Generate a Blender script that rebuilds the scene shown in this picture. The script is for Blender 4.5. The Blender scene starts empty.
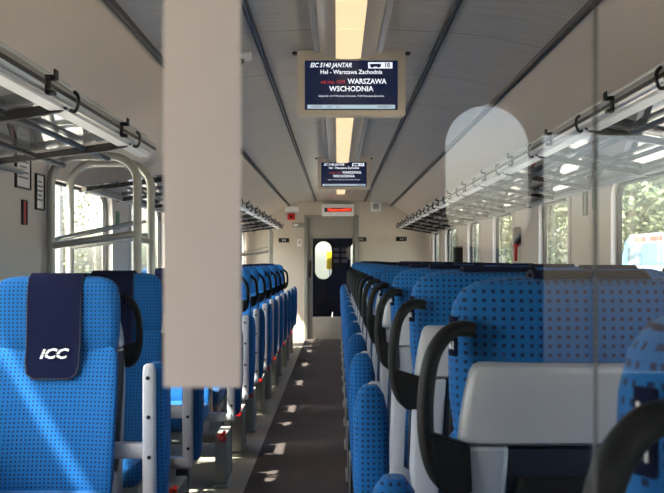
import bpy, bmesh, math, random
from mathutils import Vector, Matrix
random.seed(7)
PI = math.pi
S = bpy.context.scene
COL = S.collection
EYE = 1.27
# ---------------------------------------------------------------- camera, sky, sun, exposure
cd = bpy.data.cameras.new('camera'); cam = bpy.data.objects.new('camera', cd); COL.objects.link(cam)
cam.location = (0, 0, EYE); cam.rotation_euler = (PI/2, 0, 0)
cd.sensor_width = 36; cd.lens = 1000/664*36
cd.shift_x = -5/664; cd.shift_y = 13.5/664
cd.clip_start = .02; cd.clip_end = 400
cd.dof.use_dof = True; cd.dof.focus_distance = 5.5; cd.dof.aperture_fstop = 17
S.camera = cam
W = bpy.data.worlds.new('sky'); S.world = W; W.use_nodes = True
nt = W.node_tree; bg = nt.nodes['Background']
sk = nt.nodes.new('ShaderNodeTexSky'); sk.sky_type = 'NISHITA'; sk.sun_disc = False
sk.sun_elevation = math.radians(50); sk.sun_rotation = math.radians(235); sk.dust_density = 3; sk.air_density = 1
tint = nt.nodes.new('ShaderNodeMix'); tint.data_type = 'RGBA'; tint.blend_type = 'MULTIPLY'; tint.inputs[0].default_value = 1
tint.inputs[7].default_value = (1, .95, .90, 1)
nt.links.new(sk.outputs[0], tint.inputs[6]); nt.links.new(tint.outputs[2], bg.inputs[0]); bg.inputs[1].default_value = .85
sl = bpy.data.lights.new('sun', 'SUN'); sl.energy = 16; sl.angle = .009; sl.color = (1, .94, .84)
sun = bpy.data.objects.new('sun', sl); COL.objects.link(sun); sun.location = (-6, -3, 12)
sun.rotation_euler = Vector((.55, .30, -.80)).to_track_quat('-Z', 'Y').to_euler()
S.view_settings.view_transform = 'Standard'; S.view_settings.look = 'None'
S.view_settings.gamma = 1; S.view_settings.use_curve_mapping = False
S.view_settings.exposure = 1.15
try:
    S.cycles.max_bounces = 10; S.cycles.diffuse_bounces = 6; S.cycles.transparent_max_bounces = 40
    S.cycles.use_denoising = True; S.cycles.sample_clamp_indirect = 6
    S.cycles.caustics_reflective = False; S.cycles.caustics_refractive = False
except Exception: pass

# ---------------------------------------------------------------- materials
def lin(c):
    return tuple(((v/255)/12.92 if v <= 10 else (((v/255)+.055)/1.055)**2.4) for v in c) + (1,)
def mat(name, rgb, rough=.5, metal=0, noise=0, scale=20, bump=0, stretch=None, spec=.5, emit=None, es=1):
    m = bpy.data.materials.new(name); m.use_nodes = True; n = m.node_tree; b = n.nodes['Principled BSDF']
    c = lin(rgb); b.inputs['Base Color'].default_value = c
    b.inputs['Roughness'].default_value = rough; b.inputs['Metallic'].default_value = metal
    b.inputs['Specular IOR Level'].default_value = spec
    if noise or bump:
        tc = n.nodes.new('ShaderNodeTexCoord'); mp = n.nodes.new('ShaderNodeMapping'); nz = n.nodes.new('ShaderNodeTexNoise')
        if stretch: mp.inputs['Scale'].default_value = stretch
        n.links.new(tc.outputs['Object'], mp.inputs[0]); n.links.new(mp.outputs[0], nz.inputs[0])
        nz.inputs['Scale'].default_value = scale; nz.inputs['Detail'].default_value = 4
        if noise:
            mx = n.nodes.new('ShaderNodeMix'); mx.data_type = 'RGBA'
            mx.inputs[6].default_value = tuple(v*(1-noise) for v in c[:3])+(1,)
            mx.inputs[7].default_value = tuple(min(1, v*(1+noise)) for v in c[:3])+(1,)
            n.links.new(nz.outputs[0], mx.inputs[0]); n.links.new(mx.outputs[2], b.inputs['Base Color'])
        if bump:
            bp = n.nodes.new('ShaderNodeBump'); bp.inputs['Strength'].default_value = bump; bp.inputs['Distance'].default_value = .004
            n.links.new(nz.outputs[0], bp.inputs['Height']); n.links.new(bp.outputs[0], b.inputs['Normal'])
    if emit:
        b.inputs['Emission Color'].default_value = lin(emit); b.inputs['Emission Strength'].default_value = es
    return m
def M_(n, op, a, b=None):
    x = n.nodes.new('ShaderNodeMath'); x.operation = op
    for i, v in enumerate((a, b)):
        if v is None: continue
        if isinstance(v, (int, float)): x.inputs[i].default_value = v
        else: n.links.new(v, x.inputs[i])
    return x.outputs[0]
def fabric(name, base, dot, pitch=.0152, size=.2):
    m = bpy.data.materials.new(name); m.use_nodes = True; n = m.node_tree; b = n.nodes['Principled BSDF']
    b.inputs['Roughness'].default_value = .85; b.inputs['Specular IOR Level'].default_value = .25
    b.inputs['Sheen Weight'].default_value = .05
    tc = n.nodes.new('ShaderNodeTexCoord'); sp = n.nodes.new('ShaderNodeSeparateXYZ'); sn = n.nodes.new('ShaderNodeSeparateXYZ')
    n.links.new(tc.outputs['Object'], sp.inputs[0]); n.links.new(tc.outputs['Normal'], sn.inputs[0])
    side = M_(n, 'GREATER_THAN', M_(n, 'ABSOLUTE', sn.outputs[0]), .75)
    top = M_(n, 'GREATER_THAN', M_(n, 'ABSOLUTE', sn.outputs[2]), .75)
    def mixv(f, a, c):
        return M_(n, 'ADD', M_(n, 'MULTIPLY', f, c), M_(n, 'MULTIPLY', M_(n, 'SUBTRACT', 1, f), a))
    u = mixv(side, sp.outputs[0], sp.outputs[1]); v = mixv(top, sp.outputs[2], sp.outputs[1])
    def d(w): return M_(n, 'LESS_THAN', M_(n, 'ABSOLUTE', M_(n, 'SUBTRACT', M_(n, 'FRACT', M_(n, 'ADD', M_(n, 'DIVIDE', w, pitch), 500.5)), .5)), size)
    f = M_(n, 'MULTIPLY', d(u), d(v))
    nz = n.nodes.new('ShaderNodeTexNoise'); nz.inputs['Scale'].default_value = 500; n.links.new(tc.outputs['Object'], nz.inputs[0])
    mx = n.nodes.new('ShaderNodeMix'); mx.data_type = 'RGBA'; mx.inputs[6].default_value = lin(base); mx.inputs[7].default_value = lin(dot)
    n.links.new(f, mx.inputs[0]); n.links.new(mx.outputs[2], b.inputs['Base Color'])
    bp = n.nodes.new('ShaderNodeBump'); bp.inputs['Strength'].default_value = .3; bp.inputs['Distance'].default_value = .001
    n.links.new(nz.outputs[0], bp.inputs['Height']); n.links.new(bp.outputs[0], b.inputs['Normal'])
    return m
def glass(name, tint, f0=.04, rough=0):
    m = bpy.data.materials.new(name); m.use_nodes = True; n = m.node_tree; n.nodes.clear()
    o = n.nodes.new('ShaderNodeOutputMaterial'); mx = n.nodes.new('ShaderNodeMixShader')
    t = n.nodes.new('ShaderNodeBsdfTransparent'); g = n.nodes.new('ShaderNodeBsdfGlossy')
    t.inputs[0].default_value = tint; g.inputs['Roughness'].default_value = rough
    lw = n.nodes.new('ShaderNodeLayerWeight'); lw.inputs[0].default_value = .5
    f = M_(n, 'ADD', M_(n, 'MULTIPLY', M_(n, 'POWER', lw.outputs['Facing'], 5), 1-f0), f0)
    n.links.new(f, mx.inputs[0]); n.links.new(t.outputs[0], mx.inputs[1]); n.links.new(g.outputs[0], mx.inputs[2])
    n.links.new(mx.outputs[0], o.inputs[0]); return m
BLUE = fabric('blue_dotted_fabric', (3, 88, 152), (4, 26, 68))
NAVY = mat('navy_cloth', (11, 17, 46), .95, noise=.15, scale=300, bump=.1, spec=.1)
PIPE = mat('piping', (36, 40, 58), .8)
SHELL = mat('grey_shell', (172, 174, 182), .32, noise=.03, scale=3)
SILV = mat('silver_paint', (172, 172, 172), .35, .25)
BACKP = mat('navy_plastic', (20, 27, 42), .5)
BLACK = mat('black_rubber', (13, 13, 14), .55, noise=.2, scale=60, spec=.2)
BLACKM = mat('black_metal', (22, 22, 24), .35)
STEEL = mat('brushed_steel', (176, 176, 172), .35, .8)
TUBE = mat('tube_grey', (168, 168, 162), .35, .3)
GREYM = mat('grey_pedestal', (140, 140, 134), .5)
RED = mat('red_plastic', (190, 28, 24), .4)
WHITE = mat('white_print', (228, 230, 232), .6)
WALL = mat('wall_laminate', (202, 196, 190), .5, noise=.03, scale=5)
COVE = mat('cove_laminate', (192, 180, 168), .45, noise=.04, scale=4)
ENDW = mat('end_wall_laminate', (188, 180, 168), .5, noise=.03, scale=5)
HOUSE = mat('monitor_housing', (196, 186, 172), .5)
DARKL = mat('dark_joint', (38, 36, 36), .5)
ALU = mat('aluminium', (190, 188, 184), .3, .7)
GASK = mat('gasket', (20, 20, 20), .6)
STRIP = mat('light_floor', (146, 140, 130), .55, noise=.1, scale=60)
CARPET = mat('aisle_carpet', (64, 54, 52), .95, noise=.25, scale=350, bump=.5)
DOORB = mat('door_navy', (22, 38, 96), .25)
VDARK = mat('vestibule_laminate', (84, 86, 92), .5)
DOORG = mat('door_grey', (150, 145, 138), .4)
WGLASS = glass('window_glass', (.93, .95, .93, 1))
DGLASS = glass('door_glass', (.97, .98, .98, 1), .024)
SGLASS = glass('shelf_glass', (.82, .85, .88, 1), .09)
LEDR = mat('led_red', (255, 60, 30), emit=(255, 70, 40), es=.6)
SCR = mat('screen_navy', (5, 10, 28), .25, emit=(10, 22, 52), es=.5)
SCRW = mat('screen_white', (240, 244, 250), emit=(235, 240, 250), es=.42)
SCRR = mat('screen_red', (190, 50, 40), emit=(190, 50, 40), es=.35)
SCRB = mat('screen_bar', (170, 190, 205), emit=(170, 190, 205), es=.35)
# ceiling: brushed grey metal panels with cross joints and fine perforation
def ceiling_mat():
    m = bpy.data.materials.new('ceiling_metal'); m.use_nodes = True; n = m.node_tree; b = n.nodes['Principled BSDF']
    tc = n.nodes.new('ShaderNodeTexCoord'); sp = n.nodes.new('ShaderNodeSeparateXYZ'); n.links.new(tc.outputs['Object'], sp.inputs[0])
    mp = n.nodes.new('ShaderNodeMapping'); mp.inputs['Scale'].default_value = (1, 9, 1); n.links.new(tc.outputs['Object'], mp.inputs[0])
    nz = n.nodes.new('ShaderNodeTexNoise'); nz.inputs['Scale'].default_value = 4; nz.inputs['Detail'].default_value = 6; n.links.new(mp.outputs[0], nz.inputs[0])
    mx = n.nodes.new('ShaderNodeMix'); mx.data_type = 'RGBA'; mx.inputs[6].default_value = lin((146, 140, 134)); mx.inputs[7].default_value = lin((200, 194, 184))
    n.links.new(nz.outputs[0], mx.inputs[0])
    j = M_(n, 'LESS_THAN', M_(n, 'FRACT', M_(n, 'DIVIDE', M_(n, 'ADD', sp.outputs[1], 50), .95)), .008)
    m2 = n.nodes.new('ShaderNodeMix'); m2.data_type = 'RGBA'; m2.inputs[7].default_value = lin((70, 68, 66))
    n.links.new(j, m2.inputs[0]); n.links.new(mx.outputs[2], m2.inputs[6]); n.links.new(m2.outputs[2], b.inputs['Base Color'])
    b.inputs['Metallic'].default_value = .25; b.inputs['Roughness'].default_value = .33
    return m
CEIL = ceiling_mat()

# ---------------------------------------------------------------- mesh helpers
def bx(bm, x0, x1, y0, y1, z0, z1, r=0, seg=2):
    t = bmesh.new()
    bmesh.ops.create_cube(t, size=1)
    for v in t.verts:
        v.co = Vector((x0+(v.co.x+.5)*(x1-x0), y0+(v.co.y+.5)*(y1-y0), z0+(v.co.z+.5)*(z1-z0)))
    if r: bmesh.ops.bevel(t, geom=t.edges[:], offset=r, segments=seg, profile=.5, affect='EDGES', clamp_overlap=True)
    me = bpy.data.meshes.new('t'); t.to_mesh(me); t.free(); bm.from_mesh(me); bpy.data.meshes.remove(me)
    return bm
def ring_bridge(bm, rings, close=True, caps=True):
    vs = [[bm.verts.new(p) for p in r] for r in rings]
    n = len(vs[0])
    for a, b in zip(vs, vs[1:]):
        for i in range(n if close else n-1):
            bm.faces.new((a[i], a[(i+1) % n], b[(i+1) % n], b[i]))
    if caps and close:
        bm.faces.new(vs[0][::-1]); bm.faces.new(vs[-1])
    return vs
def loft(bm, rows, n=28, e=2.6, bend=0):
    """rows of (z, cx, cy, hw, ht): superellipse rings; bend pushes the edges towards -y"""
    rings = []
    for z, cx, cy, hw, ht in rows:
        r = []
        for i in range(n):
            a = 2*PI*i/n; c, s = math.cos(a), math.sin(a)
            x = hw*math.copysign(abs(c)**(2/e), c); y = ht*math.copysign(abs(s)**(2/e), s)
            r.append((cx+x, cy+y-bend*(abs(x)/.235)**3, z))
        rings.append(r)
    ring_bridge(bm, rings); return bm
def tube(bm, pts, r, seg=8, flat=1):
    P = [Vector(p) for p in pts]; rings = []; up = None
    for i, p in enumerate(P):
        d = (P[min(i+1, len(P)-1)]-P[max(i-1, 0)]).normalized()
        if up is None:
            up = Vector((0, 0, 1)) if abs(d.z) < .9 else Vector((0, 1, 0))
        a = (up-d*up.dot(d)).normalized(); up = a; b = d.cross(a)
        rr = r[i] if isinstance(r, (list, tuple)) else r
        rings.append([tuple(p+a*rr*math.cos(2*PI*k/seg)+b*rr*flat*math.sin(2*PI*k/seg)) for k in range(seg)])
    ring_bridge(bm, rings); return bm
def smooth_path(pts, k=4):
    P = [Vector(p) for p in pts]; out = []
    for i in range(len(P)-1):
        p0, p1, p2, p3 = P[max(i-1, 0)], P[i], P[i+1], P[min(i+2, len(P)-1)]
        for j in range(k):
            t = j/k
            out.append(.5*((2*p1)+(-p0+p2)*t+(2*p0-5*p1+4*p2-p3)*t*t+(-p0+3*p1-3*p2+p3)*t**3))
    out.append(P[-1]); return out
def prism(bm, prof, y0, y1, ax='y'):
    """closed 2D profile extruded"""
    if ax == 'y': f = lambda p, t: (p[0], t, p[1])
    elif ax == 'x': f = lambda p, t: (t, p[0], p[1])
    else: f = lambda p, t: (p[0], p[1], t)
    ring_bridge(bm, [[f(p, y0) for p in prof], [f(p, y1) for p in prof]]); return bm
def rrect(x0, x1, z0, z1, r, k=6):
    o = []
    for cx, cz, a0 in ((x1-r, z1-r, 0), (x0+r, z1-r, 90), (x0+r, z0+r, 180), (x1-r, z0+r, 270)):
        for i in range(k+1):
            a = math.radians(a0+90*i/k); o.append((cx+r*math.cos(a), cz+r*math.sin(a)))
    return o
def ringprism(bm, outer, inner, t0, t1, ax):
    f = (lambda p, t: (t, p[0], p[1])) if ax == 'x' else (lambda p, t: (p[0], t, p[1]))
    ls = [[bm.verts.new(f(p, t)) for p in L] for L, t in ((outer, t0), (outer, t1), (inner, t1), (inner, t0))]
    n = len(outer)
    for a, b in zip(ls, ls[1:]+ls[:1]):
        for i in range(n): bm.faces.new((a[i], a[(i+1) % n], b[(i+1) % n], b[i]))
    return bm
def obj(name, bm, m, parent=None, smooth=True, kind=None):
    bmesh.ops.recalc_face_normals(bm, faces=bm.faces[:])
    me = bpy.data.meshes.new(name); bm.to_mesh(me); bm.free()
    if smooth:
        me.shade_smooth()
        try: me.set_sharp_from_angle(angle=math.radians(40))
        except Exception: pass
    me.materials.append(m)
    o = bpy.data.objects.new(name, me); COL.objects.link(o)
    if parent: o.parent = parent
    if kind: o['kind'] = kind
    return o
def struct(name, bm, m, parent=None, smooth=True):
    return obj(name, bm, m, parent, smooth, None if parent else 'structure')
def tag(o, label, cat, group=None):
    o['label'] = label; o['category'] = cat
    if group: o['group'] = group
    return o
def thing(name, label, cat, loc=(0, 0, 0), rz=0, group=None):
    o = bpy.data.objects.new(name, None); COL.objects.link(o); o.empty_display_size = .1
    o.location = loc; o.rotation_euler = (0, 0, rz); return tag(o, label, cat, group)
def dup(root, loc, rz, label, group=None, sx=1):
    r = root.copy(); COL.objects.link(r); r.location = loc; r.rotation_euler = (0, 0, rz); r['label'] = label
    if group: r['group'] = group
    for ch in root.children:
        c = ch.copy(); COL.objects.link(c); c.parent = r
        for g in ch.children:
            d = g.copy(); COL.objects.link(d); d.parent = c
    return r
def text(name, s, size, m, parent, loc, rot=(PI/2, 0, 0), align='CENTER', shear=0, ext=.0006, sx=1, bold=0):
    cu = bpy.data.curves.new('t', 'FONT'); cu.body = s; cu.size = size; cu.align_x = align; cu.align_y = 'CENTER'
    cu.shear = shear; cu.extrude = ext; cu.offset = bold; cu.resolution_u = 2
    t = bpy.data.objects.new('t', cu); COL.objects.link(t)
    bpy.context.view_layer.update()
    me = bpy.data.meshes.new_from_object(t.evaluated_get(bpy.context.evaluated_depsgraph_get()))
    bpy.data.objects.remove(t); me.materials.clear(); me.materials.append(m)
    o = bpy.data.objects.new(name, me); COL.objects.link(o); o.parent = parent
    o.location = loc; o.rotation_euler = rot; o.scale = (sx, 1, 1); return o
def quick(name, m, parent, *a, **k): return obj(name, bx(bmesh.new(), *a, **k), m, parent)

# ---------------------------------------------------------------- room shell
XL, XR, YN, YF = -1.45, 1.5, -1.9, 16.0
CX = .05
struct('floor', bx(bmesh.new(), XL-.1, XR+.1, YN, YF+3, -.08, 0), STRIP)
struct('trim_1', bx(bmesh.new(), -.51, .14, .55, YF, .0005, .006), CARPET)
# ceiling: three panels and the coves as one shell
def both(name, prof, m):
    for s, nm in ((-1, 'left'), (1, 'right')):
        struct(name % nm, prism(bmesh.new(), [(CX+s*x, z) for x, z in prof], YN, YF), m)
struct('ceiling', prism(bmesh.new(), [(CX-.40, 2.215), (CX, 2.235), (CX+.40, 2.215), (CX+.40, 2.3), (CX-.40, 2.3)], YN, YF), CEIL)
both('ceiling_%s', [(.385, 2.218), (.6, 2.195), (.81, 2.15), (.81, 2.26), (.385, 2.3)], CEIL)
both('ceiling_cove_%s', [(.80, 2.152), (.87, 2.12), (.97, 2.06), (1.10, 1.985), (1.24, 1.925), (1.36, 1.90), (1.52, 1.89), (1.6, 1.95), (1.52, 2.1), (1.2, 2.25), (.80, 2.27)], COVE)
k = 1
for x, z in ((.39, 2.213), (.815, 2.14)):
    for s in (-1, 1):
        k += 1
        b = bmesh.new()
        for dx in (-.012, .004): bx(b, CX+s*x+dx, CX+s*x+dx+.009, YN, YF, z-.012, z+.01)
        t = struct('trim_%d' % k, b, DARKL)
        struct('trim_core', bx(bmesh.new(), CX+s*x-.003, CX+s*x+.004, YN, YF, z-.006, z+.01), ALU, t)
# side walls
WINR = [(-1.6, -.5), (.65, 1.5), (2.1, 3.45), (4.15, 5.47), (6.45, 7.42), (8.5, 9.6), (10.5, 11.45), (12.5, 13.8), (14.6, 15.6)]
WINL = [(-1.6, -.3), (.65, 1.9), (2.4, 4.0), (5.05, 6.44), (7.0, 8.4), (8.95, 10.35), (10.9, 12.3), (12.85, 14.2), (14.75, 15.75)]  # first window of each side list is unseen, added to light the vestibule
Z0, Z1 = .80, 1.705
def side_wall(nm, X, s, wins):
    b = bmesh.new()
    bx(b, min(X, X+s*.06), max(X, X+s*.06), YN, YF, 0, Z0-.03)
    bx(b, min(X, X+s*.06), max(X, X+s*.06), YN, YF, Z1+.03, 2.0)
    y = YN
    for a, c in wins+[(YF, YF)]:
        if a-.03 > y: bx(b, min(X, X+s*.06), max(X, X+s*.06), y, min(a-.03, YF), Z0-.03, Z1+.03)
        y = c+.03
    struct('wall_'+nm, b, WALL)
    struct('baseboard_'+nm, bx(bmesh.new(), min(X, X-s*.02), max(X, X-s*.02), .6, YF, 0, .12, .004), GREYM)
side_wall('right', XR, 1, WINR); side_wall('left', XL, -1, WINL)
wn = 0
for X, s, wins in ((XR, 1, WINR), (XL, -1, WINL)):
    for a, c in wins:
        wn += 1
        w = struct('window_%d' % wn, ringprism(bmesh.new(), rrect(a-.045, c+.045, Z0-.045, Z1+.045, .02), rrect(a+.02, c-.02, Z0+.02, Z1-.02, .09), X-s*.008, X+s*.04, 'x'), WALL)
        obj('gasket', ringprism(bmesh.new(), rrect(a+.005, c-.005, Z0+.005, Z1-.005, .095), rrect(a+.035, c-.035, Z0+.035, Z1-.035, .085), X+s*.025, X+s*.05, 'x'), GASK, w)
        obj('pane', bx(bmesh.new(), min(X+s*.051, X+s*.057), max(X+s*.051, X+s*.057), a, c, Z0, Z1), WGLASS, w)
# end wall with door opening
def wallbox(nm, parts, m):
    b = bmesh.new()
    for p in parts: bx(b, *p)
    return struct(nm, b, m)
DX0, DX1, DZ = -.48, .30, 1.945
wallbox('wall_back', [(XL-.1, DX0, YF, YF+.08, 0, 2.3), (DX1, XR+.1, YF, YF+.08, 0, 2.3), (DX0, DX1, YF, YF+.08, DZ, 2.3)], ENDW)
d = struct('door_1', bx(bmesh.new(), DX0, DX1, YF+.03, YF+.07, 1.66, DZ, .003), DOORG)
b = bmesh.new()
bx(b, DX0-.045, DX0+.01, YF-.03, YF+.02, 0, DZ+.04, .004); bx(b, DX1-.01, DX1+.045, YF-.03, YF+.02, 0, DZ+.04, .004); bx(b, DX0-.045, DX1+.045, YF-.03, YF+.02, DZ, DZ+.045, .004)
obj('door_frame', b, GREYM, d)
b = bmesh.new()
for p in ((DX0+.01, DX0+.09, 0, 1.66), (DX1-.05, DX1-.01, 0, 1.66), (DX0+.09, DX1-.05, 0, .36), (DX0+.09, DX1-.05, 1.62, 1.66)):
    bx(b, p[0], p[1], YF+.03, YF+.065, p[2], p[3], .002)
obj('door_leaf', b, DOORG, d)
quick('glass_pane', DGLASS, d, DX0+.09, DX1-.05, YF+.045, YF+.05, .36, 1.62)
b = tube(bmesh.new(), [(DX0+.05, YF-.01, 1.0), (DX0+.05, YF-.01, 1.25)], .012); bx(b, DX0+.035, DX0+.065, YF-.02, YF+.04, .99, 1.26, .004)
obj('door_handle', b, BLACK, d)
# the navy vestibule door behind it with oval windows
EY = YF+1.6
v = struct('door_2', bmesh.new(), DOORB)
bm = bmesh.new()
def ovalwall(bm, x0, x1, z0, z1, ox0, ox1, oz0, oz1, y):
    r = (ox1-ox0)/2-.001; inner = rrect(ox0, ox1, oz0, oz1, r, 8)
    outer = []
    cx, cz = (ox0+ox1)/2, (oz0+oz1)/2
    for px, pz in inner:
        dx, dz = px-cx, pz-cz
        t = min((x1-cx)/dx if dx > 1e-6 else (x0-cx)/dx if dx < -1e-6 else 1e9, (z1-cz)/dz if dz > 1e-6 else (z0-cz)/dz if dz < -1e-6 else 1e9)
        outer.append((cx+dx*t, cz+dz*t))
    ringprism(bm, outer, inner, y, y+.05, 'y')
ovalwall(bm, -.75, -.08, 0, 2.3, -.39, -.09, .93, 1.6, EY)
ovalwall(bm, -.08, .62, 0, 2.3, .24, .52, .93, 1.6, EY)
bmesh.ops.recalc_face_normals(bm, faces=bm.faces[:]); bm.to_mesh(v.data); bm.free()
b = bmesh.new()
for ox in (-.24, .38):
    ringprism(b, rrect(ox-.16, ox+.16, .92, 1.61, .155, 8), rrect(ox-.145, ox+.145, .935, 1.595, .142, 8), EY-.01, EY+.0, 'y')
obj('oval_window_frame', b, GASK, v)
for i in range(6): quick('notice_sticker', WHITE, v, -.06+.14*(i % 2), .04+.14*(i % 2), EY-.004, EY-.001, 1.22+.1*(i//2), 1.285+.1*(i//2))
quick('door_pane', WGLASS, v, -.42, .55, EY+.02, EY+.025, .9, 1.65)
wallbox('wall_vestibule_far', [(-1.55, -.74, EY, EY+.05, 0, 2.3), (.61, 1.6, EY, EY+.05, 0, 2.3)], DOORB)
wallbox('wall_vestibule_side', [(-.80, -.74, YF+.08, EY, 0, 2.3), (.62, .68, YF+.08, EY, 0, 2.3)], DOORB)
struct('ceiling_vestibule', bx(bmesh.new(), -1.55, 1.6, YF+.08, EY+.05, 2.2, 2.3), CEIL)
yp = thing('marker_post', 'yellow topped post outside seen through oval window of the end door', 'post', (-.135, EY+.45, -1.2))
obj('post', tube(bmesh.new(), [(0, 0, 0), (0, 0, 2.3)], .02, 10), STEEL, yp); obj('yellow_top', bx(bmesh.new(), -.055, .055, -.03, .03, 2.3, 2.62, .01), mat('yellow_paint', (235, 200, 30), .4), yp)

# near glass partition, camera looks through it
GY = .5
g = struct('door_3', bx(bmesh.new(), -.35, .128, GY, GY+.005, .08, 2.0), DGLASS)
quick('door_strip', mat('pale_strip', (206, 198, 200), .6, noise=.03, scale=30), g, -.0862, -.0478, GY-.004, GY-.001, 1.2065, 1.98, .0008)
quick('glass_edge', GASK, g, .1298, .1302, GY, GY+.006, .08, 2.0)
quick('door_rail', ALU, g, -.36, .5, GY-.01, GY+.02, 2.0, 2.06)
wallbox('wall_front', [(XL-.1, -.36, GY-.02, GY+.03, 0, 2.3), (.5, XR+.1, GY-.02, GY+.03, 0, 2.3), (-.36, .5, GY-.02, GY+.03, 2.06, 2.3)], ENDW)
g2 = struct('window_20', bx(bmesh.new(), .131, .5, GY+.007, GY+.012, .08, 2.0), DGLASS)
# vestibule behind the camera: unseen end wall, openings shaped for the glass reflections
wallbox('wall_vestibule_near', [(XL-.1, .22, YN-.05, YN, 0, 2.3), (1.36, XR+.1, YN-.05, YN, 0, 2.3), (.60, 1.36, YN-.05, YN, 0, .94), (.60, 1.36, YN-.05, YN, 1.64, 2.3)], VDARK)
d4 = struct('door_4', bmesh.new(), VDARK)
bm = bmesh.new(); ovalwall(bm, .22, .60, 0, 2.3, .315, .565, 1.30, 1.725, YN-.05)
bmesh.ops.recalc_face_normals(bm, faces=bm.faces[:]); bm.to_mesh(d4.data); bm.free()

# ---------------------------------------------------------------- ceiling lights and monitors
LENS = mat('lamp_lens', (235, 215, 180), .4, emit=(255, 222, 172), es=.38)
DIFF = mat('lamp_diffuser', (160, 148, 134), .35, noise=.05, scale=40)
LR = .14
def lamp(y0, y1, lab):
    t = thing('ceiling_light', lab, 'light', (CX, y0, 2.22), 0, 'aisle ceiling lights')
    L = y1-y0
    b = bmesh.new()
    for s in (-1, 1): bx(b, s*.14-.012, s*.14+.012, 0, L, -.03, .03, .003)
    obj('frame', b, ALU, t)
    for s in (-1, 1):
        b = bmesh.new(); prof = [(s*(.052+.078*i/6), -.052+.03*(i/6)**2) for i in range(7)]
        prof += [(s*.13, .01), (s*.055, .01)]
        prism(b, prof, 0, L); obj('diffuser', b, DIFF, t)
    n = max(1, round(L/.55))
    for i in range(n):
        b = bmesh.new(); prof = [(-.055+.11*j/6, -.056-.003*math.sin(PI*j/6)) for j in range(7)]+[(.055, -.02), (-.055, -.02)]
        prism(b, prof, L*i/n+.014, L*(i+1)/n-.014); obj('lens', b, LENS, t)
    return t
lamp(.9, 4.45, 'warm ceiling light strip before the nearer information screen')
lamp(4.75, 9.2, 'warm ceiling light strip between the two information screens')
lamp(9.55, 13.6, 'short warm ceiling light beyond the farther information screen')
def monitor(y, lab):
    t = thing('information_monitor', lab, 'monitor', (CX+.015, y, 2.225), 0, 'ceiling information monitors')
    w, h = .246, .297
    b = bmesh.new()
    ringprism(b, rrect(-w, w, -h, .0, .008), rrect(-.212, .212, -.272, -.045, .004), 0, .03, 'y')
    bx(b, -w+.004, w-.004, .03, .11, -h+.004, 0, .004)
    obj('housing', b, HOUSE, t)
    quick('mounting_bar', DARKL, t, -.27, .27, .02, .06, -.012, .0)
    s = quick('screen', SCR, t, -.213, .213, .012, .029, -.274, -.043)
    Y = .0112
    def tx(n, st, size, x, z, m=SCRW, al='LEFT', sh=0, sx=1, bold=0): text(n, st, size, m, s, (x, Y, z), align=al, shear=sh, sx=sx, bold=bold, ext=.0003)
    tx('service_text', 'EIC 5140 JANTAR', .029, -.188, -.067, sh=.3, sx=.86, bold=.0006)
    tx('route_text', 'Hel - Warszawa Zachodnia', .027, 0, -.098, al='CENTER', sx=.95, bold=.0004)
    tx('time_text', 'odj./dep. 15:59', .022, -.028, -.143, SCRR, 'RIGHT', sx=.85)
    tx('destination_text', 'WARSZAWA', .033, -.016, -.141, sx=.92, bold=.0006)
    tx('destination_text', 'WSCHODNIA', .033, 0, -.175, al='CENTER', sx=.98, bold=.0006)
    tx('stops_text', 'Gdynia Gl. 13:19 Warszawa Centralna, 15:58 Warszawa Zachodnia', .0115, 0, -.207, al='CENTER', sx=.95)
    quick('status_bar', SCRB, s, -.2, .2, Y-.0004, Y+.001, -.265, -.247)
    text('status_text', '16.07.2016     13:22     25 C', .012, SCR, s, (-.185, Y-.001, -.256), align='LEFT', ext=.0002)
    text('status_text', 'INTERCITY', .013, SCR, s, (.12, Y-.001, -.256), align='LEFT', ext=.0002)
    quick('carriage_number_plate', SCRW, s, .077, .188, Y-.0004, Y+.001, -.081, -.053)
    b = bx(bmesh.new(), .086, .135, Y-.0012, Y, -.0735, -.0605, .0004); bx(b, .083, .138, Y-.0012, Y, -.066, -.064)
    for wx in (.096, .125): bx(b, wx-.006, wx+.006, Y-.0012, Y, -.0775, -.073)
    obj('carriage_symbol', b, SCR, s)
    text('carriage_number', '10', .027, SCR, s, (.163, Y-.001, -.067), ext=.0002, bold=.0008)
    return t
monitor(4.55, 'nearer ceiling screen showing the route in white on navy')
monitor(9.3, 'farther small ceiling screen under the ceiling lights')
# led display over the door
t = thing('led_display', 'cream box with red scrolling text above the end door', 'display', (-.0, YF, 2.07))
quick('housing', WHITE, t, -.24, .27, -.10, 0, -.10, .09, .008)
quick('display_window', BACKP, t, -.2, .235, -.104, -.098, -.035, .03)
for q, wd in ((-.14, '10'), (.0, 'ustronie'), (.16, 'WC')): text('led_word', wd, .066, LEDR, t, (q+.015, -.106, -.003), bold=.003, ext=.001)
# speaker, exit light, alarm, small plates
t = thing('ceiling_speaker', 'small square speaker grille high on the end wall', 'speaker', (.62, YF, 2.13))
quick('plate', WHITE, t, -.085, .085, -.015, 0, -.085, .085, .006)
b = bmesh.new()
for i in range(9): bx(b, -.045, .045, -.02, -.014, -.045+.01*i, -.04+.01*i)
obj('grille', b, DARKL, t)
t = thing('alarm_box', 'red alarm box high on end wall left of the door', 'alarm', (-.73, YF, 1.96))
quick('box', RED, t, -.06, .06, -.05, 0, -.05, .05, .006); quick('button', BLACK, t, -.02, .02, -.06, -.05, -.02, .02, .003)
quick('notice', WHITE, t, -.1, .12, -.004, 0, .08, .16)
t = thing('light_switch_panel', 'pale switch plate on the end wall below alarm box', 'switch', (-.62, YF, 1.83))
quick('plate', GREYM, t, -.1, .1, -.012, 0, -.04, .04, .003); quick('switch', WHITE, t, -.07, .0, -.018, -.012, -.02, .02, .002)
t = thing('door_button', 'small white push plate left of the end door frame', 'button', (-.6, YF, 1.55))
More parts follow.
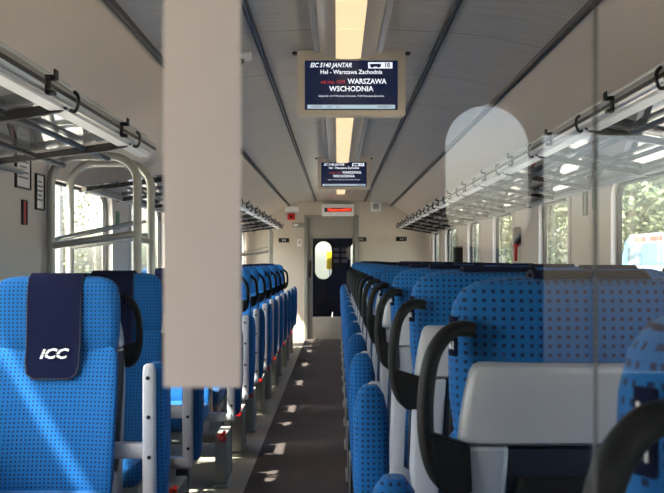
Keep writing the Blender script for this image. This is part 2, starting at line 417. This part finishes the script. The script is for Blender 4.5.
quick('plate', WHITE, t, -.035, .035, -.012, 0, -.06, .06, .004); quick('button', GREYM, t, -.015, .015, -.02, -.012, -.02, .02, .003)
for x, z, lab in ((-.85, 1.585, 'seat number plate on end wall left of the door'), (.385, 1.6, 'seat number plate just right of the end door'), (1.03, 1.605, 'seat number plate on end wall near right windows')):
    t = thing('seat_number_plate', lab, 'plate', (x, YF, z), 0, 'seat plates on the end wall')
    quick('plate', BLACKM, t, -.085, .085, -.006, 0, -.035, .035, .003)
    text('symbols', '5 6' if x < 0 else '3 4', .045, WHITE, t, (0, -.008, 0), bold=.001)

# ---------------------------------------------------------------- overhead racks
def rack(s, y0, y1, lab, hk=.5):
    XF = .93 if s > 0 else -.815; XW = 1.46 if s > 0 else -1.41
    ZF, ZW = (1.79, 1.69) if s > 0 else (1.757, 1.67)
    t = thing('luggage_shelf', lab, 'luggage rack', (XF, y0, 0))
    def P(f, dz=0): return ((XW-XF)*f, ZF+(ZW-ZF)*f+dz)
    L = y1-y0
    prof = [(-.004*s, ZF-.022), (-.012*s, ZF-.012), (-.012*s, ZF+.02), (-.004*s, ZF+.03), (.012*s, ZF+.03), (.014*s, ZF-.022)]
    obj('front_rail', prism(bmesh.new(), prof, 0, L), ALU, t)
    obj('shelf_edge', prism(bmesh.new(), [(.016*s, ZF-.03), (.06*s, ZF-.033), (.06*s, ZF-.026), (.016*s, ZF-.018)], 0, L), WHITE, t)
    obj('rail_insert', prism(bmesh.new(), [(-.015*s, ZF-.004), (-.015*s, ZF+.008), (-.011*s, ZF+.008), (-.011*s, ZF-.004)], 0, L), DARKL, t)
    # lip above the rail
    obj('upper_rail', tube(bmesh.new(), [(.03*s, 0, ZF+.055), (.03*s, L, ZF+.055)], .008), TUBE, t)
    for f, r in ((.33, .011), (.66, .011), (.97, .014)):
        x, z = P(f, -.012); obj('long_bar', tube(bmesh.new(), [(x, 0, z), (x, L, z)], r), BLACKM if f < .9 else STEEL, t)
    n = int(L/.95)
    hook = brk = gl = None
    for i in range(n+1):
        yb = (.02 if i == 0 else i*.95)
        if yb+.02 > L: break
        if brk is None:
            b = bmesh.new()
            p = [P(0, -.018), P(.05, -.032), P(.2, -.036), P(.6, -.03), P(1.02, -.024), P(1.02, 0), P(.6, -.006), P(.1, -.004)]
            prism(b, p, -.01, .01)
            tube(b, smooth_path([(s*.0, 0, ZF-.03), (-.016*s, 0, ZF-.033), (-.026*s, 0, ZF-.012), (-.024*s, 0, ZF+.014), (-.012*s, 0, ZF+.026)]), .006, 6)
            brk = obj('bracket', b, BLACKM, t); brk.location = (0, yb, 0)
        else:
            c = brk.copy(); COL.objects.link(c); c.parent = t; c.location = (0, yb, 0)
        yh = yb+hk
        if yh < L:
            if hook is None:
                b = bmesh.new()
                bx(b, -.034, -.011, -.018, .018, ZF+.012, ZF+.024, .002); bx(b, -.034, -.011, -.018, .018, ZF-.03, ZF-.018, .002); bx(b, -.018, -.011, -.02, .02, ZF-.03, ZF+.024, .002); bx(b, -.040, -.034, -.018, .018, ZF+.012, ZF+.04, .002)
                for vv in b.verts: vv.co.x *= s
                hook = obj('coat_hook', b, BLACK, t); hook.location = (0, yh, 0)
            else:
                c = hook.copy(); COL.objects.link(c); c.parent = t; c.location = (0, yh, 0)
        if yb+.95 <= L+.01:
            if gl is None:
                b = bmesh.new(); a, c2 = P(.03, .004), P(.97, .004)
                prism(b, [a, c2, (c2[0], c2[1]+.006), (a[0], a[1]+.006)], .02, .93)
                gl = obj('glass_shelf', b, SGLASS, t, False); gl.location = (0, yb-.0, 0)
            else:
                c = gl.copy(); COL.objects.link(c); c.parent = t; c.location = (0, yb, 0)
    return t
rack(1, .93, 15.3, 'long glass and metal luggage shelf above the right windows')
rack(-1, 1.15, 4.42, 'near glass and metal luggage shelf above the nearest left windows', .67)
rack(-1, 5.5, 14.62, 'far glass and metal luggage shelf above left windows beyond the hoop rack')

# ---------------------------------------------------------------- floor standing hoop luggage rack
def hoop_rack(y, lab, gap=.36):
    t = thing('luggage_rack', lab, 'luggage rack', (-1.205, y, 0), 0, 'tubular luggage racks on the left')
    def hoop(yy, x0, x1, top):
        r = .13
        pts = [(x0, yy, 0), (x0, yy, top-r)]
        for a in range(1, 7): pts.append((x0+r-r*math.cos(PI/2*a/6), yy, top-r+r*math.sin(PI/2*a/6)))
        pts.append((x1-r, yy, top))
        for a in range(1, 7): pts.append((x1-r+r*math.sin(PI/2*a/6), yy, top-r+r*math.cos(PI/2*a/6)))
        pts.append((x1, yy, 0)); return pts
    H = 1.785
    for yy in (0, gap): obj('hoop', tube(bmesh.new(), hoop(yy, -.215, .215, H), .021, 10), TUBE, t)
    for z in (1.40, 1.0, .25):
        b = bmesh.new()
        for yy in (0, gap): tube(b, [(-.215, yy, z-.06 if z > 1.2 else z), (.215, yy, z)], .018, 10)
        for x in (-.215, .215): tube(b, [(x, 0, z-.03), (x, gap, z-.03)], .015, 8)
        if z > 1.2:
            for yy, dz in ((.1, .09), (.22, .09)): tube(b, [(-.215, yy, z-.02), (.215, yy, z+.07)], .008)
        obj('shelf_bars', b, TUBE, t)
    b = bmesh.new()
    for i in range(6): tube(b, [(-.18+i*.072, .02, .985), (-.18+i*.072, gap-.02, .985)], .006, 6)
    obj('shelf_slats', b, TUBE, t)
    return t
hoop_rack(4.96, 'grey tubular hoop luggage rack behind the second seat on left')
hoop_rack(14.75, 'grey tubular hoop luggage rack at far end on left', .4)

# ---------------------------------------------------------------- seats (local: front = -y, aisle side = +x)
def seat(aisle=True, name='train_seat', ax=0):
    t = thing(name, 'x', 'seat')
    rows = [(.94, 0, .0, .19, .030), (.945, 0, .0, .214, .046), (.97, 0, 0, .228, .055), (1.03, 0, 0, .236, .06), (1.10, 0, 0, .238, .06), (1.16, 0, 0, .236, .057),
            (1.195, 0, 0, .229, .053), (1.218, 0, 0, .214, .046), (1.231, 0, 0, .193, .036), (1.238, 0, 0, .165, .022), (1.24, 0, 0, .14, .01)]
    head = obj('headrest', loft(bmesh.new(), rows, e=3.2, bend=.035), BLUE, t)
    # side seam of headrest
    # cover hangs over the top and down the front
    path = [(.030, 1.238), (.020, 1.244), (0, 1.249), (-.022, 1.245), (-.045, 1.229), (-.059, 1.20), (-.066, 1.15), (-.069, 1.05), (-.074, .98), (-.089, .92), (-.100, .875), (-.102, .858)]
    b = bmesh.new(); rings = []
    for i, (y, z) in enumerate(path):
        hw = .098 if i < len(path)-2 else (.094 if i == len(path)-2 else .07)
        p0 = Vector(path[max(i-1, 0)]); p1 = Vector(path[min(i+1, len(path)-1)]); dd = (p1-p0).normalized(); nn = Vector((dd.y, -dd.x))*.0035
        nn = -nn if nn.dot(Vector((y, z-1.1))) < 0 else nn
        rings.append([(-hw, y, z), (hw, y, z), (hw, y+nn.x, z+nn.y), (-hw, y+nn.x, z+nn.y)])
    ring_bridge(b, rings); cov = obj('headrest_cover', b, NAVY, t)
    b = bmesh.new()
    for s in (-1, 1):
        pp = [(s*.0985, y-(.002 if z < 1.2 else 0), z+(.002 if z > 1.22 else 0)) for y, z in path[:-2]]
        pp += [(s*.092, -.103, .875), (s*.068, -.105, .856)] + ([(0, -.105, .855)])
        tube(b, pp, .0028, 5)
    obj('piping', b, PIPE, cov)
    # logo on the cover: slanted letters with speed lines
    text('logo', 'iCC', .052, WHITE, cov, (.002, -.0895, .948), rot=(PI/2-.2, 0, 0), shear=.28, sx=1.15, bold=.0018)
    b = bmesh.new()
    bx(b, -.046, .05, -.0915, -.0885, .9465, .949)
    obj('logo_line', b, NAVY, cov)
    # upholstered back, side bolsters
    rows = [(.40, 0, -.15, .22, .03), (.42, 0, -.15, .240, .045), (.5, 0, -.14, .246, .052), (.65, 0, -.105, .246, .052), (.8, 0, -.06, .244, .05), (.9, 0, -.03, .24, .048), (.95, 0, -.012, .234, .044), (.975, 0, -.008, .22, .03)]
    bk = obj('backrest', loft(bmesh.new(), rows, e=3.4, bend=.05), BLUE, t)
    obj('side_panel', loft(bmesh.new(), [(.40, 0, -.10, .240, .03), (.6, 0, -.065, .243, .035), (.85, 0, -.0, .243, .035), (.95, 0, .022, .240, .035)], e=4), SHELL if not aisle else BACKP, t)
    # rear shell: broad upper shell, two side columns, dark centre with pocket
    rows = [(.962, 0, .052, .226, .028), (.968, 0, .054, .231, .035), (1.0, 0, .055, .228, .036), (1.05, 0, .055, .219, .035), (1.080, 0, .055, .212, .034), (1.092, 0, .055, .206, .030), (1.097, 0, .054, .197, .02)]
    obj('back_shell', loft(bmesh.new(), rows, n=36, e=6), SHELL, t)
    for s in (-1, 1):
        rows = [(.36, s*.215, -.075, .032, .055), (.5, s*.208, -.05, .035, .055), (.7, s*.200, -.005, .040, .052), (.85, s*.195, .03, .042, .05), (.955, s*.190, .052, .041, .038), (.960, s*.190, .052, .039, .034)]
        obj('back_column', loft(bmesh.new(), rows, n=16, e=5), SHELL, t)
    rows = [(.36, 0, -.09, .185, .03), (.6, 0, -.03, .17, .03), (.85, 0, .035, .16, .03), (.955, 0, .05, .16, .028)]
    bp = obj('back_panel', loft(bmesh.new(), rows, e=8), BACKP, t)
    rows = [(.52, 0, -.018, .13, .014), (.53, 0, -.012, .14, .02), (.7, 0, .03, .142, .02), (.88, 0, .07, .14, .02), (.91, 0, .076, .132, .016)]
    obj('pocket', loft(bmesh.new(), rows, e=8), BLACK, bp)
    # cushion, pan, legs
    cu = obj('seat_cushion', bx(bmesh.new(), -.24, .24, -.63, -.13, .345, .46, .045, 4), BLUE, t)
    b = bx(bmesh.new(), -.235, .235, -.60, -.10, .27, .35, .02); bx(b, -.24, .36 if aisle else .24, -.42, -.3, .25, .3, .006)
    obj('seat_pan', b, GREYM, t)
    if aisle:
        b = bx(bmesh.new(), .31, .375, -.46, -.2, .02, .31, .006); bx(b, .30, .385, -.48, -.16, 0, .022, .004)
        leg = obj('leg', b, GREYM, t)
        b = bx(bmesh.new(), .315, .372, -.17, -.13, .02, .33, .006)
        obj('rear_bracket', b, BLACKM, t)
        b = bmesh.new(); tube(b, [(.34, -.475, .30), (.36, -.475, .30)], .018, 10); tube(b, [(.35, -.45, .285), (.37, -.52, .33)], .011, 6); bx(b, .335, .375, -.50, -.46, .27, .30, .006)
        if not ax: obj('adjust_lever', b, RED, t)
        else: b.free()
        # raised armrest: grey underside strip with screw holes, blue pad behind
        b = bmesh.new()
        rows = [(.335, .365, -.125, .016, .012), (.345, .365, -.128, .024, .02), (.6, .368, -.15, .024, .02), (.905, .372, -.175, .023, .02), (.925, .372, -.176, .019, .016), (.932, .372, -.176, .01, .01)]
        rows = [(q[0]-.01, q[1]+ax)+tuple(q[2:]) for q in rows]
        a = obj('armrest', loft(b, rows, n=16, e=4), SHELL, t)
        rows = [(.37, .375, -.06, .03, .04), (.40, .375, -.06, .042, .052), (.6, .382, -.085, .050, .058), (.85, .386, -.105, .049, .055), (.905, .387, -.108, .038, .046), (.93, .387, -.109, .02, .025)]
        rows = [(q[0]-.01, q[1]+ax)+tuple(q[2:]) for q in rows]
        obj('armrest_pad', loft(bmesh.new(), rows, n=20, e=2.8), BLUE, a)
        b = bmesh.new()
        for z in (.88, .735, .585, .435): 
            yy = -.128-(.047*(z-.345)/.56)-.0195
            tube(b, [(.37+ax, yy-.002, z-.01), (.37+ax, yy+.004, z-.01)], .008, 10)
        obj('screw', b, BLACK, a)
        # hinge arm linking armrest to the frame
        b = bx(bmesh.new(), .22, .37, -.13, -.08, .56, .62, .012); bx(b, .22, .37, -.16, -.10, .33, .38, .01)
        obj('armrest_hinge', b, SHELL, t)
        # black grab handle
        pts = smooth_path([(.205, .045, 1.152), (.230, .052, 1.154), (.252, .06, 1.144), (.272, .066, 1.117), (.283, .07, 1.077), (.288, .072, 1.02), (.285, .074, .965), (.275, .076, .925), (.258, .076, .9), (.235, .074, .892)])
        h = obj('grab_handle', tube(bmesh.new(), pts, [.0138]*len(pts), 10, 1.15), BLACK, t)
        b = bmesh.new(); prism(b, [(.212, .884), (.255, .880), (.273, .9), (.284, .985), (.216, .965)], .06, .097)
        bmesh.ops.bevel(b, geom=b.edges[:], offset=.004, segments=2, affect='EDGES')
        obj('handle_base', b, BLACK, h)
        # seat number badge on the wing
        bd = obj('number_badge', bx(bmesh.new(), -.012, .012, -.003, .003, -.034, .034, .002), NAVY, t)
        bd.location = (.2365, .034, 1.140); bd.rotation_euler = (0, 0, PI-1.15)
        text('number', '61', .018, WHITE, bd, (0, -.0035, -.016), bold=.0006)
        text('number_symbol', 'M', .018, WHITE, bd, (0, -.0035, .015), bold=.0006)
    else:
        b = bx(bmesh.new(), -.20, -.15, -.46, -.2, 0, .30, .006); obj('leg', b, GREYM, t)
        rows = [(.6, .27, -.10, .012, .03), (.7, .27, -.09, .018, .04), (.88, .27, -.085, .018, .04), (.9, .27, -.085, .01, .02)]
        obj('armrest', loft(bmesh.new(), rows, n=14, e=3), BLUE, t)
    return t
def footrest_add(t):
    b = bmesh.new()
    for s in (-1, 1): tube(b, [(s*.14, -.12, .3), (s*.14, .1, .17), (s*.14, .14, .16)], .012, 6)
    for i in range(4): bx(b, -.2, .2, .10+.03*i, .12+.03*i, .155+.004*i, .172+.004*i, .004)
    bx(b, -.215, -.195, .09, .22, .15, .19, .005); bx(b, .195, .215, .09, .22, .15, .19, .005)
    obj('footrest', b, SHELL, t)
A = seat(True); footrest_add(A)
A2 = seat(True, ax=-.045); footrest_add(A2)
B = seat(False); footrest_add(B)
ORD = ['first', 'second', 'third', 'fourth', 'fifth', 'sixth', 'seventh', 'eighth', 'ninth', 'tenth', 'eleventh', 'twelfth', 'thirteenth', 'fourteenth', 'fifteenth', 'sixteenth']
LY = [3.76, 4.69, 6.03]+[6.03+.9*i for i in range(1, 10)]
special = {0: 'blue dotted seat facing camera in left foreground with sun stripes on backrest', 1: 'blue dotted seat facing camera, just behind the left foreground seat'}
for i, y in enumerate(LY):
    lab = special.get(i, 'blue dotted single seat facing camera, %s row left of the aisle' % ORD[i])
    if i == 0: A['label'] = lab; A['group'] = 'single seats left of the aisle'; A.location = (-1.045, y, 0); A.scale = (1, 1, .975)
    else: dup(A, (-1.045 if i < 2 else -.99, y, 0), 0, lab, 'single seats left of the aisle')
for i in range(15):
    y = .79+.95*i
    lab = 'blurred blue seat back cut off at the right foreground edge' if i == 0 else 'blue dotted aisle seat seen from behind, %s row right of the aisle' % ORD[i]
    if i == 0: A2['label'] = lab; A2['group'] = 'aisle seats right of the aisle'; A2.location = (.47, y, 0); A2.rotation_euler = (0, 0, PI)
    else:
        q = dup(A2, (.435, y, 0), PI, lab, 'aisle seats right of the aisle')
        if i == 1:
            for c in q.children:
                if c.name.startswith(('armrest.', 'armrest_pad')): c.location = (-.012, 0, -.05)
    if i < 2: continue
    lab = 'blue dotted window seat seen from behind, %s row right of the aisle' % ORD[i]
    if i == 2: B['label'] = lab; B['group'] = 'window seats on the right'; B.location = (.985, y, 0); B.rotation_euler = (0, 0, PI)
    else: dup(B, (.985, y, 0), PI, lab, 'window seats on the right')

# ---------------------------------------------------------------- wall fittings
def plate(name, loc, w, h, m, lab, cat, s=1, lines=0, frame=None):
    t = thing(name, lab, cat, loc)
    quick('board', m, t, min(0, -s*.006), max(0, -s*.006), -w/2, w/2, -h/2, h/2)
    if frame: obj('frame', ringprism(bmesh.new(), rrect(-w/2-.008, w/2+.008, -h/2-.008, h/2+.008, .003, 2), rrect(-w/2, w/2, -h/2, h/2, .002, 2), 0, -s*.012, 'x'), frame, t)
    if lines:
        b = bmesh.new()
        for i in range(lines):
            z = h/2-.03-(h-.05)*i/max(1, lines); wd = w*(.38 if i % 3 else .25)
            bx(b, min(-s*.006, -s*.0075), max(-s*.006, -s*.0075), -wd, wd, z-.004, z+.004)
        obj('printed_lines', b, mat('print_grey', (120, 118, 116), .7), t)
    return t
GREEN = mat('green_sign', (90, 140, 110), .5)
plate('safety_notice', (XL, 4.6, 1.74), .2, .27, WHITE, 'framed white printed notice on left wall under luggage shelf', 'notice', -1, 9, BLACKM)
plate('small_notice', (XL, 4.86, 1.6), .12, .16, WHITE, 'smaller framed notice beside larger notice on left wall', 'notice', -1, 5, BLACKM)
plate('emergency_label', (XL, 4.62, 1.49), .05, .1, RED, 'small red label low on the left wall pillar', 'label', -1, 0, BLACKM)
plate('pillar_sign', (XL, 6.6, 1.53), .09, .12, GREEN, 'small green sign on pillar between left windows', 'sign', -1, 2)
plate('pillar_sign', (XR, 6.02, 1.61), .07, .13, mat('grey_sign', (150, 152, 150), .5), 'small grey sign on pillar left of big right window', 'sign', 1, 2, BLACKM)
plate('pillar_sign', (XR, 5.82, 1.63), .08, .13, GREEN, 'small green sign on pillar beside big right window', 'sign', 1, 2)
t = thing('emergency_hammer', 'red emergency hammer in dark holder on right window pillar', 'hammer', (XR, 8.2, 1.38))
quick('holder', BLACKM, t, -.05, 0, -.06, .06, .02, .16, .01); quick('handle', RED, t, -.045, -.02, -.015, .015, -.12, .03, .006); quick('head', RED, t, -.05, -.015, -.05, .05, .0, .03, .006)
t = thing('waste_bin', 'dark small box mounted on right wall beside the far windows', 'bin', (XR, 12.0, 1.3))
quick('body', BLACKM, t, -.1, 0, -.08, .08, -.12, .12, .01); quick('lid', GREYM, t, -.11, 0, -.085, .085, .12, .135, .004)
t = thing('security_camera', 'small white dome camera on ceiling left of the nearer screen', 'camera', (-.44, 4.55, 2.19))
quick('housing', WHITE, t, -.03, .05, -.035, .035, -.01, .03, .01)
b = bmesh.new(); bmesh.ops.create_uvsphere(b, u_segments=14, v_segments=8, radius=.024); obj('dome', b, BLACK, t).location = (-.005, -.012, -.014)

# ---------------------------------------------------------------- outside
GRASS = mat('ballast', (176, 168, 156), .95, noise=.3, scale=3)
struct('ground', bx(bmesh.new(), -60, 60, -20, 90, -1.3, -1.2), GRASS)
LEAF = [mat('leaf_a', (80, 92, 62), .7, noise=.4, scale=1.5), mat('leaf_b', (62, 76, 52), .7, noise=.4, scale=1.5), mat('leaf_c', (112, 118, 88), .7, noise=.3, scale=1.5)]
BARK = mat('bark', (110, 98, 84), .9, noise=.3, scale=8)
def crown_bm(h, w, n, seed):
    rnd = random.Random(seed); b = bmesh.new()
    blobs = [(rnd.uniform(-w*.6, w*.6), rnd.uniform(-w*.6, w*.6), rnd.uniform(h*.12, h*.9), rnd.uniform(w*.35, w*.6)) for _ in range(14)]
    for i in range(n):
        bx_, by, bz, br = blobs[i % 14]
        d = Vector((rnd.gauss(0, 1), rnd.gauss(0, 1), rnd.gauss(0, 1))).normalized()*br*rnd.uniform(.6, 1)
        p = Vector((bx_, by, bz))+d; s = rnd.uniform(.07, .15)
        a = Vector((rnd.gauss(0, 1), rnd.gauss(0, 1), rnd.gauss(0, 1))).normalized(); c = a.orthogonal().normalized()
        vs = [b.verts.new(p+a*s), b.verts.new(p+c*s*.5), b.verts.new(p-a*s), b.verts.new(p-c*s*.5)]
        b.faces.new(vs)
    return b
def tree(x, y, h, w, seed, lab, mi, name='leafy_tree', n=9000):
    t = thing(name, lab, 'tree', (x, y, -1.2))
    obj('trunk', tube(bmesh.new(), [(0, 0, 0), (.1, 0, h*.4), (0, .1, h*.85)], [.2, .13, .04], 8), BARK, t)
    obj('crown', crown_bm(h, w, n, seed), LEAF[mi], t, False)
TR = [(8.5, 29, 8, 2.2), (13.2, 34.5, 9.5, 2.4), (6.9, 36.6, 10, 2.3), (14.5, 42.5, 12, 2.5), (9.3, 45, 11, 2.5), (16.5, 50.5, 13, 2.7), (10.6, 53.5, 13, 2.6), (8.4, 62, 13, 2.8), (17.5, 59, 14, 3), (13.5, 68, 15, 3.2)]
wh = ['nearest to the rear of right view', 'behind the blue van', 'seen through second right window', 'tall and behind the van', 'seen through third right window', 'seen through far right windows', 'tallest beyond big right window', 'pale, right of the van', 'far back behind the others', 'farthest tall one beyond right windows']
for i, (x, y, h, w) in enumerate(TR): tree(x, y, h, w, i, 'green leafy tree outside, '+wh[i], i % 3)
LT = [(-14, 34, 7, 2.4), (-13, 47, 8, 2.6), (-20, 62, 9, 3)]
wl = ['pale tree outside the left windows behind hoop rack', 'pale tree outside beyond the middle left windows', 'tall pale tree far beyond the left windows']
for i, (x, y, h, w) in enumerate(LT): tree(x, y, h, w, 40+i, wl[i], 2, n=900)
# street pole and van on the right
t = thing('street_light', 'pale street lamp post among trees beyond the right window', 'lamp post', (6.2, 25.5, -1.2))
obj('post', tube(bmesh.new(), [(0, 0, 0), (0, 0, 4.9)], [.07, .045], 8), TUBE, t); obj('lamp_head', bx(bmesh.new(), -.35, .3, -.08, .08, 4.85, 4.95, .03), TUBE, t)
VB = mat('van_blue', (66, 120, 160), .35); VW = mat('van_white', (150, 152, 154), .35); VR = mat('van_red', (140, 52, 40), .4); VG = mat('van_glass', (60, 80, 96), .1)
t = thing('delivery_van', 'blue and white van with red stripe outside the right window', 'van', (6.0, 18.2, -1.2), 0)
b = bmesh.new()
prism(b, [(5.3-p, q) for p, q in ((0, .45), (.0, 1.5), (.25, 2.15), (.8, 2.9), (1.2, 3.0), (5.2, 3.0), (5.3, .45))], .55, 2.4, 'x')
obj('body', b, VB, t)
obj('roof_panel', bx(bmesh.new(), .54, 2.41, .1, 4.2, 2.82, 3.03, .02), VW, t)
for q in (.6, 1.9, 3.0): obj('roof_marking', bx(bmesh.new(), .53, .56, q, q+.8, 2.86, 2.97, .01), VR, t)
obj('side_stripe', bx(bmesh.new(), .535, .56, .1, 5.25, 1.9, 2.35, .01), VW, t)
obj('windscreen', prism(bmesh.new(), [(5.3-p, q) for p, q in ((.18, 2.18), (.24, 2.2), (.78, 2.86), (.72, 2.86))], .65, 2.3, 'x'), VG, t)
b = bx(bmesh.new(), .53, .56, 3.3, 4.3, 2.35, 2.75, .02); obj('side_window', b, VG, t)
text('lettering', 'INTERCITY', .34, VB, t, (.528, 2.8, 2.12), rot=(PI/2, 0, -PI/2), bold=.01)
for yy in (1.0, 4.3):
    for xx in (.55, 2.2):
        w = obj('wheel', tube(bmesh.new(), [(xx, yy, .38), (xx+.22, yy, .38)], .38, 20), BLACK, t)
        obj('hub', tube(bmesh.new(), [(xx-.01, yy, .38), (xx+.23, yy, .38)], .2, 14), STEEL, w)
# left: pale house, masts
PALE = mat('house_render', (226, 218, 204), .8, noise=.05, scale=1); ROOF = mat('roof_tiles', (140, 110, 98), .8, noise=.2, scale=5)
t = thing('house', 'pale rendered house far outside beyond the left windows', 'house', (-31, 70, -1.2), .2)
obj('walls', bx(bmesh.new(), -4, 4, -3, 3, 0, 5), PALE, t)
obj('roof', prism(bmesh.new(), [(-4.4, 4.9), (0, 7.6), (4.4, 4.9)], -3.3, 3.3), ROOF, t)
for x in (-2.4, 0, 2.4): obj('window', bx(bmesh.new(), x-.5, x+.5, -3.04, -2.98, 2, 3.4), VG, t)
for i, (x, y) in enumerate(((-5.2, 18.5), (-5.6, 27), (-5.6, 38))):
    t = thing('catenary_mast', ['grey overhead line mast outside nearest left window', 'grey overhead line mast outside the second left window', 'grey overhead line mast far outside on left'][i], 'mast', (x, y, -1.2))
    obj('post', bx(bmesh.new(), -.1, .1, -.1, .1, 0, 8), GREYM, t)
    b = tube(bmesh.new(), [(0, 0, 7), (2.6, 0, 7.2)], .05); tube(b, [(0, 0, 6), (2.6, 0, 7.2)], .04); obj('bracket_arm', b, GREYM, t)

# unseen slatted screen added on the sunny side to throw stripes on first seats
t = thing('stripe_shade_screen', 'added unseen grey slatted screen on posts, shading the first left seats', 'screen', (-4.5, -.6, -1.2))
for a, c in ((6.0, 6.60), (6.67, 6.83), (6.95, 8.2)): obj('board', bx(bmesh.new(), -.03, .03, -3.2, 3.0, a, c, .01), GREYM, t)
for yy in (-3, 2.85): obj('post', bx(bmesh.new(), -.08, -.03, yy-.08, yy+.08, 0, 8.2, .01), GREYM, t)
